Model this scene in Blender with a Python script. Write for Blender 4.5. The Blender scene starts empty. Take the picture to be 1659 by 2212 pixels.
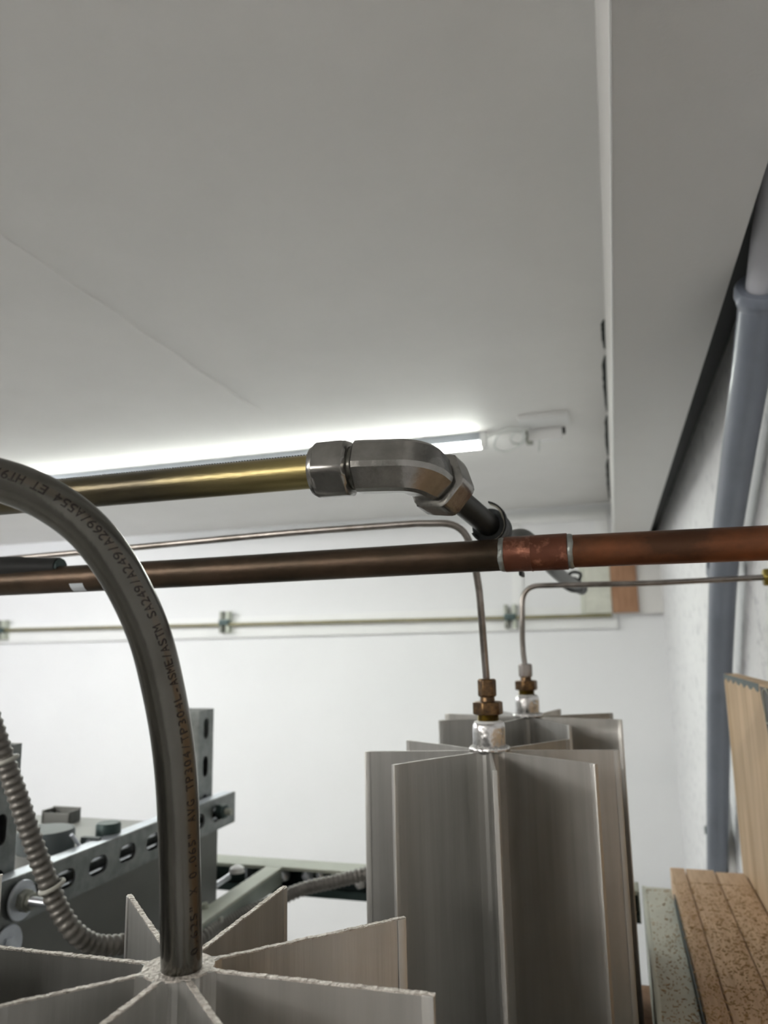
import bpy, bmesh, math, random
from mathutils import Vector as V, Matrix
random.seed(7)
PI = math.pi
sc = bpy.context.scene
C = sc.collection

# ------------------------------------------------------------------ camera, light, exposure
FPX, IW, IH = 1620.0, 1659, 2212
EYE = V((0, 0, 1.75))                       # camera stands 1.75 m above the floor; builders below measure from it
_y = V((.3077, -.174, 1)).normalized()
_z = V((-.11, 5.55, 1)); _z = (_z - _y * _z.dot(_y)).normalized()
_x = -_y.cross(_z)
M = Matrix((_x, _y, _z))                    # rows: room axes seen from the camera (right, up, forward)

cam_d = bpy.data.cameras.new('camera')
cam = bpy.data.objects.new('camera', cam_d); C.objects.link(cam)
cam_d.sensor_fit = 'HORIZONTAL'; cam_d.sensor_width = 36; cam_d.lens = 36 * FPX / IW
cam_d.clip_start = .01; cam_d.clip_end = 50
cam_d.dof.use_dof = True; cam_d.dof.focus_distance = .37; cam_d.dof.aperture_fstop = 15.0
B = M @ Matrix(((1, 0, 0), (0, 1, 0), (0, 0, -1)))
cam.matrix_world = Matrix.Translation(EYE) @ B.to_4x4()
sc.camera = cam

sc.view_settings.view_transform = 'Standard'; sc.view_settings.look = 'None'
sc.view_settings.gamma = 1; sc.view_settings.use_curve_mapping = False
sc.view_settings.exposure = .92
LED_POWER = 10.0
LED_DOWN_POWER = 110.0
REAR_FILL_POWER = 118.0
SIDE_FILL_POWER = 190.0
w = bpy.data.worlds.new('world'); sc.world = w; w.use_nodes = True
w.node_tree.nodes['Background'].inputs[0].default_value = (.80, .84, .92, 1)
w.node_tree.nodes['Background'].inputs[1].default_value = .5

# ------------------------------------------------------------------ placing helpers (eye-relative metres)
def ray(px, py): return M @ V(((px - IW / 2) / FPX, (IH / 2 - py) / FPX, 1))
def at(px, py, D): return ray(px, py) * D
def aX(px, py, v): r = ray(px, py); return r * (v / r.x)
def aY(px, py, v): r = ray(px, py); return r * (v / r.y)
def aZ(px, py, v): r = ray(px, py); return r * (v / r.z)

# ------------------------------------------------------------------ materials
MATS = {}
def mat(name, col, rough=.5, metal=0., noise=0., nscale=8., bump=0., bscale=60., col2=None, stretch=None,
        emit=0., spec=.5, coat=0., lo=.35, hi=.65, trans=0., ior=1.45):
    m = bpy.data.materials.new(name); m.use_nodes = True; nt = m.node_tree; b = nt.nodes['Principled BSDF']
    def lk(a, c): nt.links.new(a, c)
    b.inputs['Base Color'].default_value = (*col, 1); b.inputs['Roughness'].default_value = rough
    b.inputs['Metallic'].default_value = metal; b.inputs['Specular IOR Level'].default_value = spec
    b.inputs['Coat Weight'].default_value = coat; b.inputs['Transmission Weight'].default_value = trans
    b.inputs['IOR'].default_value = ior
    tc = nt.nodes.new('ShaderNodeTexCoord'); mp = nt.nodes.new('ShaderNodeMapping'); lk(tc.outputs['Object'], mp.inputs[0])
    if stretch: mp.inputs['Scale'].default_value = stretch
    if col2 is not None or noise:
        n = nt.nodes.new('ShaderNodeTexNoise'); n.inputs['Scale'].default_value = nscale; n.inputs['Detail'].default_value = 6
        n.inputs['Roughness'].default_value = .62
        lk(mp.outputs[0], n.inputs[0])
        r = nt.nodes.new('ShaderNodeMapRange'); r.inputs[1].default_value = lo; r.inputs[2].default_value = hi; lk(n.outputs['Fac'], r.inputs[0])
        mx = nt.nodes.new('ShaderNodeMix'); mx.data_type = 'RGBA'
        c2 = col2 if col2 is not None else tuple(c * (1 - noise) for c in col)
        mx.inputs[6].default_value = (*col, 1); mx.inputs[7].default_value = (*c2, 1)
        lk(r.outputs[0], mx.inputs[0]); lk(mx.outputs[2], b.inputs['Base Color'])
        m['mix'] = mx.name
    if bump:
        n2 = nt.nodes.new('ShaderNodeTexNoise'); n2.inputs['Scale'].default_value = bscale; n2.inputs['Detail'].default_value = 5
        lk(mp.outputs[0], n2.inputs[0])
        bp = nt.nodes.new('ShaderNodeBump'); bp.inputs['Strength'].default_value = min(1, bump); bp.inputs['Distance'].default_value = .002 * max(1, bump)
        lk(n2.outputs['Fac'], bp.inputs['Height']); lk(bp.outputs[0], b.inputs['Normal'])
    if emit:
        b.inputs['Emission Color'].default_value = (*col, 1); b.inputs['Emission Strength'].default_value = emit
    MATS[name] = m
    return m

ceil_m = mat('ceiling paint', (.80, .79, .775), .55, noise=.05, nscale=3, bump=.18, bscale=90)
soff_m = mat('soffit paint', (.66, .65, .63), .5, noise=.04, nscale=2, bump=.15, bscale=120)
wall_m = mat('wall paint', (.76, .765, .775), .6, noise=.03, nscale=2, bump=.15, bscale=60)
rough_m = mat('rough plaster', (.78, .78, .79), .75, col2=(.50, .50, .53), nscale=34, bump=1.6, bscale=38, lo=.54, hi=.76, stretch=(1, .6, 1))
floor_m = mat('concrete floor', (.34, .335, .32), .8, noise=.3, nscale=6)
trim_m = mat('white trim', (.78, .785, .78), .45, noise=.03, nscale=5)
alu_m = mat('mill aluminium', (.53, .525, .505), .42, .82, col2=(.43, .425, .405), nscale=7, bump=.12, bscale=50, stretch=(9, 9, .35))
aluc_m = mat('sawn aluminium edge', (.86, .82, .76), .5, .6, col2=(.55, .50, .45), nscale=420, bump=1.5, bscale=500)
weld_m = mat('weld aluminium', (.80, .80, .80), .22, .95, noise=.15, nscale=60, bump=.6, bscale=160)
steel_m = mat('bent stainless tube', (.15, .147, .132), .24, .9, col2=(.105, .102, .09), nscale=30, stretch=(1, 1, .3), bump=.08, bscale=200)
fit_m = mat('stainless fitting', (.36, .35, .335), .26, .95, col2=(.25, .245, .23), nscale=55, bump=.15, bscale=150)
thin_m = mat('thin tube steel', (.40, .37, .35), .3, .9, col2=(.22, .20, .18), nscale=45)
dark_m = mat('dark oxidised tube', (.045, .047, .042), .42, .55, col2=(.028, .028, .025), nscale=20)
brass_m = mat('dark brass', (.20, .12, .055), .35, .85, col2=(.07, .045, .03), nscale=180)
brassy_m = mat('yellow brass', (.42, .33, .08), .35, .85, col2=(.16, .11, .04), nscale=120)
bronze_m = mat('tarnished bronze pipe', (.32, .27, .14), .30, .85, col2=(.10, .085, .05), nscale=9, stretch=(1.0, 6, 6), bump=.08, bscale=160)
copd_m = mat('brown copper', (.085, .055, .036), .40, .7, col2=(.035, .026, .016), nscale=26, stretch=(.6, 1, 1), bump=.2, bscale=150)
copr_m = mat('red copper', (.27, .095, .04), .38, .7, col2=(.085, .04, .022), nscale=24, stretch=(.6, 1, 1), bump=.2, bscale=160)
copc_m = mat('mottled copper', (.15, .055, .032), .42, .65, col2=(.42, .19, .12), nscale=110, bump=.5, bscale=120, lo=.55, hi=.72)
solder_m = mat('grey solder', (.33, .35, .33), .45, .7, noise=.35, nscale=90, bump=.8, bscale=160)
galv_m = mat('galvanised steel', (.27, .285, .28), .45, .75, col2=(.18, .195, .195), nscale=55, bump=.15, bscale=90)
box_m = mat('grey enclosure paint', (.17, .175, .165), .5, .2, noise=.15, nscale=8)
encl_m = mat('light grey enclosure paint', (.36, .365, .345), .5, .1, noise=.12, nscale=8)
lid_m = mat('blue grey plastic', (.105, .125, .13), .5, noise=.1)
flex_m = mat('grey flexible conduit', (.20, .19, .175), .42, .45, noise=.25, nscale=30)
zinc_m = mat('bright zinc', (.66, .69, .74), .28, .9, noise=.15, nscale=60)
wash_m = mat('zinc washer', (.60, .64, .70), .4, .6, noise=.15, nscale=60)
tie_m = mat('natural nylon', (.42, .42, .38), .5)
whit_m = mat('white plastic', (.80, .80, .80), .4)
black_m = mat('black rubber', (.012, .013, .013), .55)
blackg_m = mat('black ribbed tape', (.035, .04, .042), .3, .1, bump=.5, bscale=100, stretch=(1, 12, 1))
liner_m = mat('beige liner', (.40, .38, .31), .7)
crack_m = mat('black crack sealant', (.008, .012, .011), .9, col2=(.04, .045, .042), nscale=60)
pvc_m = mat('grey plastic conduit', (.20, .225, .275), .36, coat=.3, noise=.12, nscale=12)
pvc_lit_m = mat('lit grey plastic conduit', (.60, .61, .66), .4, noise=.08, nscale=12)  # light falling on the upper pipe is put into this paler colour
chan_m = mat('green grey channel paint', (.33, .37, .33), .5, .2, noise=.2, nscale=20)
rail_m = mat('pale green rail paint', (.50, .53, .45), .45, noise=.15, nscale=20)
teal_m = mat('dark teal steel', (.055, .085, .083), .45, .4, noise=.3, nscale=30)
greenp_m = mat('pale green board', (.63, .635, .555), .65, noise=.14, nscale=26, bump=.3, bscale=80)
greenl_m = mat('pale green edge', (.60, .62, .54), .5, noise=.08, nscale=26)
chip_m = mat('sawdust', (.60, .42, .23), .9, col2=(.36, .22, .08), nscale=200)
tag_m = mat('pale sticker', (.62, .66, .70), .4)
ink_m = mat('dark ink', (.012, .008, .006), .5)
label_m = mat('black printed label', (.05, .05, .045), .5, noise=.3, nscale=80)
labelw_m = mat('label print', (.42, .42, .33), .6)
clamp_m = mat('dull clamp steel', (.33, .34, .30), .5, .5, noise=.3, nscale=40)
olive_m = mat('olive brass pipe', (.27, .25, .15), .4, .6, noise=.2, nscale=20)
cabl_m = mat('clear white cable', (.66, .68, .66), .35)

hous_m = mat('lamp housing grey', (.36, .39, .43), .5)
def wood(name, col, col2, sc3, knots=True):
    m = mat(name, col, .68, col2=col2, nscale=26, stretch=sc3, bump=.35, bscale=55, lo=.38, hi=.66)
    return m
wood_m = wood('pine edge', (.66, .475, .315), (.50, .33, .20), (8, .8, 1))
woodp_m = wood('plywood face', (.58, .42, .27), (.40, .27, .145), (1, 1.1, .13))
woodb_m = wood('brown timber', (.36, .20, .115), (.26, .135, .07), (4, 4, .5))

def led_mat(name, power, col):
    m = bpy.data.materials.new(name); m.use_nodes = True; nt = m.node_tree; b = nt.nodes['Principled BSDF']
    tc = nt.nodes.new('ShaderNodeTexCoord'); sp = nt.nodes.new('ShaderNodeSeparateXYZ'); nt.links.new(tc.outputs['Object'], sp.inputs[0])
    mu = nt.nodes.new('ShaderNodeMath'); mu.operation = 'MULTIPLY'; mu.inputs[1].default_value = 2 * PI / .012; nt.links.new(sp.outputs[0], mu.inputs[0])
    si = nt.nodes.new('ShaderNodeMath'); si.operation = 'SINE'; nt.links.new(mu.outputs[0], si.inputs[0])
    mr = nt.nodes.new('ShaderNodeMapRange'); mr.inputs[1].default_value = -.5; mr.inputs[2].default_value = .5
    mr.inputs[3].default_value = power * .35; mr.inputs[4].default_value = power; nt.links.new(si.outputs[0], mr.inputs[0])
    b.inputs['Base Color'].default_value = (.8, .8, .8, 1); b.inputs['Emission Color'].default_value = (*col, 1)
    nt.links.new(mr.outputs[0], b.inputs['Emission Strength'])
    return m
led_m = led_mat('led strip light', LED_POWER, (.95, 1, .93))
ledd_m = led_mat('led strip underside', LED_DOWN_POWER, (.95, 1, .93))
rear_fill_m = led_mat('rear fill strip light', REAR_FILL_POWER, (1, .965, .91))
side_fill_m = led_mat('side fill strip light', SIDE_FILL_POWER, (.97, .98, 1))
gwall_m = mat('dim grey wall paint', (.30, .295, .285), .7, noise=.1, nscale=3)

# ------------------------------------------------------------------ mesh builder
WL = {}
def frame(t, up=V((0, 0, 1))):
    t = t.normalized()
    if abs(t.dot(up)) > .95: up = V((0, 1, 0))
    n = up.cross(t).normalized()
    return n, t.cross(n).normalized()

def smooth_path(pts, per=12):
    pts = [V(p) for p in pts]; out = []
    for i in range(len(pts) - 1):
        p0 = pts[i - 1] if i else pts[0] * 2 - pts[1]; p1, p2 = pts[i], pts[i + 1]
        p3 = pts[i + 2] if i + 2 < len(pts) else p2 * 2 - p1
        def tj(a, b, t): return t + max(1e-6, (b - a).length) ** .5
        t0 = 0; t1 = tj(p0, p1, t0); t2 = tj(p1, p2, t1); t3 = tj(p2, p3, t2)
        for k in range(per):
            t = t1 + (t2 - t1) * k / per
            A1 = p0 * ((t1 - t) / (t1 - t0)) + p1 * ((t - t0) / (t1 - t0)); A2 = p1 * ((t2 - t) / (t2 - t1)) + p2 * ((t - t1) / (t2 - t1))
            A3 = p2 * ((t3 - t) / (t3 - t2)) + p3 * ((t - t2) / (t3 - t2))
            B1 = A1 * ((t2 - t) / (t2 - t0)) + A2 * ((t - t0) / (t2 - t0)); B2 = A2 * ((t3 - t) / (t3 - t1)) + A3 * ((t - t1) / (t3 - t1))
            out.append(B1 * ((t2 - t) / (t2 - t1)) + B2 * ((t - t1) / (t2 - t1)))
    out.append(pts[-1]); return out

def resample(pts, step):
    L = [0]
    for a, b in zip(pts, pts[1:]): L.append(L[-1] + (b - a).length)
    n = max(2, int(L[-1] / step)); out = []; j = 0
    for i in range(n + 1):
        s = L[-1] * i / n
        while j < len(L) - 2 and L[j + 1] < s: j += 1
        f = (s - L[j]) / max(1e-9, L[j + 1] - L[j]); out.append(pts[j].lerp(pts[j + 1], f))
    return out, L[-1]

def corner_path(pts, rad, n=8):
    """polyline with rounded corners"""
    pts = [V(p) for p in pts]; out = [pts[0]]
    for i in range(1, len(pts) - 1):
        p = pts[i]; a = (pts[i - 1] - p); b = (pts[i + 1] - p); r = min(rad, a.length * .48, b.length * .48)
        A = p + a.normalized() * r; Bq = p + b.normalized() * r
        for k in range(n + 1):
            t = k / n; out.append(A * (1 - t) ** 2 + p * 2 * t * (1 - t) + Bq * t * t)
    out.append(pts[-1]); return out

class MB:
    def __init__(s): s.bm = bmesh.new(); s.mi = 0
    def _f(s, vs):
        try:
            f = s.bm.faces.new(vs); f.material_index = s.mi; return f
        except ValueError: return None
    def box(s, a, b, bev=0.0):
        a, b = V(a), V(b); lo = V((min(a.x, b.x), min(a.y, b.y), min(a.z, b.z))); hi = V((max(a.x, b.x), max(a.y, b.y), max(a.z, b.z)))
        c = (lo + hi) / 2; h = (hi - lo) / 2
        return s.obox(c, V((h.x, 0, 0)), V((0, h.y, 0)), V((0, 0, h.z)), bev)
    def obox(s, c, u, v, w_, bev=0.0):
        t = bmesh.new(); vs = []
        for i in (-1, 1):
            for j in (-1, 1):
                for k in (-1, 1): vs.append(t.verts.new(V(c) + u * i + v * j + w_ * k))
        for q in ((0, 1, 3, 2), (4, 6, 7, 5), (0, 4, 5, 1), (2, 3, 7, 6), (0, 2, 6, 4), (1, 5, 7, 3)): t.faces.new([vs[i] for i in q])
        if bev > 0: bmesh.ops.bevel(t, geom=list(t.edges), offset=bev, segments=2, affect='EDGES', profile=.6)
        bmesh.ops.recalc_face_normals(t, faces=list(t.faces))
        s.merge(t); return s
    def merge(s, t):
        mp = {}
        for v in t.verts: mp[v] = s.bm.verts.new(v.co)
        for f in t.faces: s._f([mp[v] for v in f.verts])
        t.free()
    def prism(s, p0, p1, r0, r1=None, n=24, up=V((0, 0, 1)), rot=0., caps=True):
        r1 = r0 if r1 is None else r1
        return s.lathe(p0, V(p1) - V(p0), [(0, r0), (1, r1)], n, up, rot, caps, True)
    def lathe(s, p0, ax, prof, n=32, up=V((0, 0, 1)), rot=0., caps=True, frac=False):
        """profile [(distance along axis, radius)]"""
        p0 = V(p0); L = ax.length; t = ax.normalized(); N, Bn = frame(t, up); rings = []
        for d, r in prof:
            c = p0 + t * (d * L if frac else d)
            rings.append([s.bm.verts.new(c + (N * math.cos(rot + 2 * PI * k / n) + Bn * math.sin(rot + 2 * PI * k / n)) * r) for k in range(n)])
        for a, b in zip(rings, rings[1:]):
            for k in range(n): s._f([a[k], a[(k + 1) % n], b[(k + 1) % n], b[k]])
        if caps: s._f(rings[0][::-1]); s._f(rings[-1])
        return s
    def hexnut(s, p0, p1, rc, ch=.12, rot=0., up=V((0, 0, 1)), hole=None):
        """hexagonal bar with turned chamfers at both ends"""
        p0, p1 = V(p0), V(p1); ax = p1 - p0; L = ax.length; t = ax.normalized(); N, Bn = frame(t, up); n = 48; rings = []
        ap = rc * math.cos(PI / 6)
        def hr(a):
            x = ((a - rot) % (PI / 3)) - PI / 6; return ap / math.cos(x)
        prof = [(0, ap * .93), (L * ch * .5, None), (L * ch, 1), (L * (1 - ch), 1), (L * (1 - ch * .5), None), (L, ap * .93)]
        for d, rr in prof:
            ring = []
            for k in range(n):
                a = 2 * PI * k / n; r = hr(a)
                if rr is None: r = min(r, ap + (rc - ap) * .55)
                elif rr != 1: r = min(r, rr)
                ring.append(s.bm.verts.new(p0 + t * d + (N * math.cos(a) + Bn * math.sin(a)) * r))
            rings.append(ring)
        for a, b in zip(rings, rings[1:]):
            for k in range(n): s._f([a[k], a[(k + 1) % n], b[(k + 1) % n], b[k]])
        s._f(rings[0][::-1]); s._f(rings[-1]); return s
    def sweep(s, pts, r, n=24, rfun=None, caps=True, n0=None, sq=None):
        fr = transport(pts, n0); rings = []; S = 0; uv = s.bm.loops.layers.uv.verify(); info = []
        for i, p in enumerate(pts):
            if i: S += (pts[i] - pts[i - 1]).length
            N, Bn, T = fr[i]; rr = rfun(S) if rfun else r; info.append(S)
            rings.append([s.bm.verts.new(p + (N * math.cos(2 * PI * k / n) + Bn * math.sin(2 * PI * k / n)) * rr) for k in range(n)])
        for i in range(len(rings) - 1):
            a, b = rings[i], rings[i + 1]
            for k in range(n):
                f = s._f([a[k], a[(k + 1) % n], b[(k + 1) % n], b[k]])
                if f:
                    for l, (u_, v_) in zip(f.loops, ((info[i], k / n), (info[i], (k + 1) / n), (info[i + 1], (k + 1) / n), (info[i + 1], k / n))): l[uv].uv = (u_, v_)
        if caps: s._f(rings[0][::-1]); s._f(rings[-1])
        return s
    def plate(s, origin, u, v, outer, holes, thick):
        """flat plate with holes; outer/holes are 2-D loops in metres along u and v; thick is a vector"""
        t = bmesh.new(); ed = []
        for lp in [outer] + holes:
            vs = [t.verts.new(V((x, y, 0))) for x, y in lp]
            ed += [t.edges.new((vs[i], vs[(i + 1) % len(vs)])) for i in range(len(vs))]
        bmesh.ops.triangle_fill(t, use_beauty=True, use_dissolve=False, edges=ed)
        g = bmesh.ops.extrude_face_region(t, geom=list(t.faces))
        for e in g['geom']:
            if isinstance(e, bmesh.types.BMVert): e.co.z = 1
        for vt in t.verts: vt.co = V(origin) + u * vt.co.x + v * vt.co.y + thick * vt.co.z
        bmesh.ops.recalc_face_normals(t, faces=list(t.faces)); s.merge(t); return s
    def build(s, name, m, parent=None, label=None, smooth=40):
        bm = s.bm
        bmesh.ops.remove_doubles(bm, verts=list(bm.verts), dist=1e-7)
        bmesh.ops.recalc_face_normals(bm, faces=list(bm.faces))
        if parent is None:
            xs = [v.co for v in bm.verts]
            org = V(((min(v.x for v in xs) + max(v.x for v in xs)) / 2, (min(v.y for v in xs) + max(v.y for v in xs)) / 2, min(v.z for v in xs)))
        else: org = WL[parent.name]
        for v in bm.verts: v.co -= org
        for f in bm.faces: f.smooth = True
        for e in bm.edges:
            if len(e.link_faces) == 2 and e.calc_face_angle(0) > math.radians(smooth): e.smooth = False
        me = bpy.data.meshes.new(name); bm.to_mesh(me); bm.free()
        for mm in (m if isinstance(m, (list, tuple)) else [m]): me.materials.append(mm)
        o = bpy.data.objects.new(name, me); C.objects.link(o)
        if parent is None: o.location = org + EYE; WL[o.name] = org
        else: o.parent = parent; WL[o.name] = org
        if label: o['label'] = label
        return o

def transport(pts, n0=None):
    fr = []
    for i in range(len(pts)):
        T = (pts[min(i + 1, len(pts) - 1)] - pts[max(i - 1, 0)]).normalized()
        if i == 0: N = (n0 - T * n0.dot(T)).normalized() if n0 is not None else frame(T)[0]
        else:
            N = fr[-1][0]; N = (N - T * N.dot(T)).normalized()
        fr.append((N, T.cross(N), T))
    return fr

def thing(name, label, cat, loc, group=None):
    o = bpy.data.objects.new(name, None); C.objects.link(o); o.empty_display_size = .05
    loc = V(loc); o.location = loc + EYE; WL[o.name] = loc
    return tag(o, label, cat, group)
def tag(o, label, cat, group=None, kind=None):
    o['label'] = label; o['category'] = cat
    if group: o['group'] = group
    if kind: o['kind'] = kind
    return o
def struct(o): o['kind'] = 'structure'; return o

# ------------------------------------------------------------------ room shell
FL = -1.75; CZ = .608; SZ = .38; SX = .0246; SR = .384 * SZ; WX = .205; BY = 3.40; LX = -4.2; RY = -2.6; AY = 4.8
# numbers: floor, ceiling, soffit underside, soffit sides, right wall, back wall, left wall, rear wall, alcove back
struct(MB().box((LX - .1, RY - .1, FL - .1), (WX + .1, AY + .1, FL)).build('floor', floor_m))
m = MB(); m.box((LX - .1, RY - .1, CZ), (WX + .1, AY + .1, CZ + .1)); cl = struct(m.build('ceiling', ceil_m))
struct(MB().box((LX - .1, BY, FL), (WX, AY, CZ)).build('wall_back', wall_m))
m = MB(); m.box((WX, RY, FL), (WX + .1, AY, CZ)); struct(m.build('wall_right', rough_m))
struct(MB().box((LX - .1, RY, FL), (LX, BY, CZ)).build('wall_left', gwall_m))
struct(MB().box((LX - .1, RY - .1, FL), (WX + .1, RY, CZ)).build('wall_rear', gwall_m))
# boxed-in soffit along the right side, its right edge stops short of the wall
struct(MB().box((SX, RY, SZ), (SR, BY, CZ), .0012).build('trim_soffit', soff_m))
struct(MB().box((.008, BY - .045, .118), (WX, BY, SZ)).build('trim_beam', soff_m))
# black blocks added in the soffit gap, standing in for its deep shade
struct(MB().box((SR, RY, .465), (WX, BY, CZ)).build('trim_gap_shade', black_m))
MB_ = MB(); MB_.box((SR, RY, SZ + .012), (SR + .002, BY, .465)); struct(MB_.build('trim_gap_shade_side', black_m))  # black sheet added on the soffit's hidden side to cut bounce light
# corner bead on the soffit's left edge
m = MB(); pts = [V((SX, RY + .05 + i * .5, SZ)) for i in range(12)]
struct(MB().sweep([V((SX - .0004, RY + .02, SZ - .0002)), V((SX - .0004, BY - .002, SZ - .0002))], .0010, 8).build('trim_corner_bead', trim_m))
# taped ceiling joint running away from the camera, with its ragged plaster ridge
pts = [V((-.835 + .012 * math.sin(y * 2.1) + .002 * math.sin(y * 31), y, CZ - .0002)) for y in [i * .02 for i in range(5, 86)]]
struct(MB().sweep(pts, .0019, 8).build('trim_ceiling_joint', ceil_m))
# crack between ceiling and soffit, open and dark in places
p_a = aZ(1303, 690, CZ).y; p_b = aZ(1312, 1075, CZ).y
segs = [(690, 752), (768, 888), (898, 986), (990, 1078)]
for (a, b) in segs:
    ya, yb = aZ(1305, a, CZ).y, aZ(1310, b, CZ).y; n = 14; bm_ = MB(); L = []; R = []
    for i in range(n + 1):
        y = ya + (yb - ya) * i / n; f = min(1, 9 * i / n, 3 * (n - i) / n)
        wd = (.0036 + .0030 * (ya / 1.2)) * (.35 + .65 * f) * random.uniform(.8, 1.15)
        L.append((SX - wd - .0005, y)); R.append((SX - .0002, y))
    bm_.plate(V((0, 0, CZ)), V((1, 0, 0)), V((0, 1, 0)), R + L[::-1], [], V((0, 0, -.0012)))
    cr = bm_.build('trim_crack', crack_m); struct(cr)
# board on the back wall behind the pipe and the raised frame above it
yb = BY - .022
p1 = aY(1335, 1357, yb); p0 = aY(1335, 1306, yb)
struct(MB().box((LX, yb, p1.z), (p1.x, BY, p0.z), .003).build('trim_rail_board', trim_m))
q0 = aY(1098, 1106, BY - .01); q1 = aY(1318, 1092, BY - .01)
m = MB(); zt = q1.z - .012
m.box((q0.x, BY - .010, zt - .045), (.006, BY, zt), .003); m.box((q0.x, BY - .010, p0.z + .01), (q0.x + .05, BY, zt - .046), .003)
m.box((-.05, BY - .010, p0.z + .01), (.006, BY, zt - .046), .003)
struct(m.build('trim_wall_frame', trim_m))

# ------------------------------------------------------------------ ceiling lamp, plus added fill strips
def lamp(x0, x1, y, lm, label, rear=False, lm2=None):
    t = thing('strip_lamp', label, 'lamp', ((x0 + x1) / 2, y, CZ - .06))
    MB().box((x0, y - .012, CZ - .026), (x1, y + .012, CZ), .002).build('housing', hous_m if not rear else trim_m, t)
    a = MB(); a.box((x0 + .004, y - .011, CZ - .044), (x1 - .004, y + .011, CZ - .0262), .004); a.build('light_strip', lm, t)
    if lm2: MB().box((x0 + .008, y - .0105, CZ - .0450), (x1 - .008, y + .0105, CZ - .0442)).build('light_window', lm2, t)
    for sx in (x0 - .010, x1 - .008):
        MB().box((sx, y - .015, CZ - .048), (sx + .018, y + .015, CZ - .002), .003).build('end_cap', trim_m, t)
    return t
lx = aZ(1046, 938, CZ).x
lamp(-2.5, lx, 2.10, led_m, 'slim ceiling strip lamp glowing behind the bronze pipe', False, ledd_m)
lamp(-2.6, -.9, -.9, rear_fill_m, 'added unseen fill strip on the ceiling behind the viewer', True)  # this and the next are unseen strips added as fill from behind
lamp(-2.6, -.9, -2.0, rear_fill_m, 'added unseen fill strip on the ceiling at the rear of the room', True)
lamp(-3.9, -2.3, 1.5, side_fill_m, 'added unseen fill strip on the ceiling by the left wall', True)  # out-of-view strip added to raise the ambient light from the left
# loops of cable and plug at the lamp's end
def zc(px, py, dz=.03): return aZ(px, py, CZ - dz)
pp = [zc(1052, 946), zc(1075, 934, .02), zc(1105, 925, .02), zc(1128, 930, .03), zc(1122, 962, .045), zc(1090, 975, .05), zc(1068, 965, .05), zc(1078, 938, .03),
      zc(1112, 932, .03), zc(1135, 940, .03), zc(1128, 958, .03), zc(1105, 955, .03), zc(1112, 935, .02), zc(1145, 925, .02)]
tag(MB().sweep(smooth_path(pp, 8), .0032, 8).build('cable', cabl_m), 'pale looped cable hanging at the right end of the strip lamp', 'cable')
t = thing('lamp_connector', 'white plug block with dark socket on the ceiling beside the cable loops', 'plug', zc(1175, 930, .03))
a = zc(1140, 922, .0); b = zc(1214, 914, .0)
MB().box((a.x, a.y - .015, CZ - .045), (b.x, a.y + .02, CZ), .005).build('body', whit_m, t)
MB().box((b.x - .002, a.y - .008, CZ - .030), (b.x + .008, a.y + .008, CZ - .012), .002).build('socket', black_m, t)
MB().prism((a.x + .028, a.y - .014, CZ - .078), (a.x + .032, a.y - .006, CZ - .04), .0035, .003, 10).build('strap_end', cabl_m, t)
MB().box((a.x - .006, a.y - .012, CZ - .052), (a.x + .012, a.y + .012, CZ - .008), .003).build('clip', clamp_m, t)
a = zc(1116, 897, 0); b = zc(1226, 886, 0)
tag(MB().box((a.x, a.y - .0, CZ - .014), (b.x, a.y + .10, CZ), .003).build('junction_plate', trim_m), 'flat white cover plate on the ceiling above the lamp cable', 'cover plate')

# ------------------------------------------------------------------ finned tubes
R_FIN = .102
def fin_mesh(length, sawn):
    a = MB(); th = .0010
    a.mi = 0
    a.box((.0115, -th, -length), (R_FIN - .004, th, 0))
    a.box((R_FIN - .0045, -.0017, -length), (R_FIN, .0017, 0), .0006)
    if sawn:
        a.mi = 1; n = 60
        for i in range(n):
            x0 = .0115 + (R_FIN - .0115) * i / n; x1 = .0115 + (R_FIN - .0115) * (i + 1.1) / n
            h = random.uniform(.0001, .0004); ww = random.uniform(.00102, .00122)
            a.box((x0, -ww, -.0004), (x1, ww, h))
    return a
def finned(label, loc, rot, sawn, src=None):
    loc = V(loc); t = thing('finned_tube', label, 'finned tube', loc)
    L = loc.z - FL
    h = MB(); h.lathe(loc, V((0, 0, -1)), [(0, .0135), (L, .0135)], 8, rot=math.radians(rot + 22.5))
    for k in range(8):   # root fillets
        a_ = math.radians(rot + 45 * k); d = V((math.cos(a_), math.sin(a_), 0)); n = V((-d.y, d.x, 0))
        c = loc + d * .0138; s = len(h.bm.verts)
        q = [c - d * .003 + n * .0040, c + d * .0035 + n * .0008, c + d * .0035 - n * .0008, c - d * .003 - n * .0040]
        top = [h.bm.verts.new(p + V((0, 0, .0001))) for p in q]; bot = [h.bm.verts.new(p - V((0, 0, L - .001))) for p in q]
        h._f(top); h._f(bot[::-1])
        for i in range(4): h._f([top[i], bot[i], bot[(i + 1) % 4], top[(i + 1) % 4]])
    if sawn:
        h.mi = 1; h.lathe(loc, V((0, 0, 1)), [(-.0004, .0140), (.0003, .0138)], 32)
    h.build('hub', [alu_m, aluc_m], t)
    if src is None:
        f = fin_mesh(1.55, sawn); me_o = f.build('fin', [alu_m, aluc_m], None)
        me_o.location = (0, 0, 0)
        # fin mesh was built about the tube axis: undo the automatic origin shift
        me = me_o.data; mn = min(v.co.x for v in me.vertices); dz = max(v.co.z for v in me.vertices if v.co.x > 0)
        sh = V((.0115 - mn, 0, -1.55)); me.transform(Matrix.Translation(sh)); src = me_o
    first = src.parent is None
    for k in range(8):
        o = src if (first and k == 0) else src.copy()
        if o is not src: C.objects.link(o)
        o.parent = t; o.location = (0, 0, 0); o.rotation_euler = (0, 0, math.radians(rot + 45 * k))
    return t, src
FG = V((-.1715, .2815, -.121)); T1 = V((-.103, .629, -.084)); T2 = V((-.097, .859, -.078))
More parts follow.
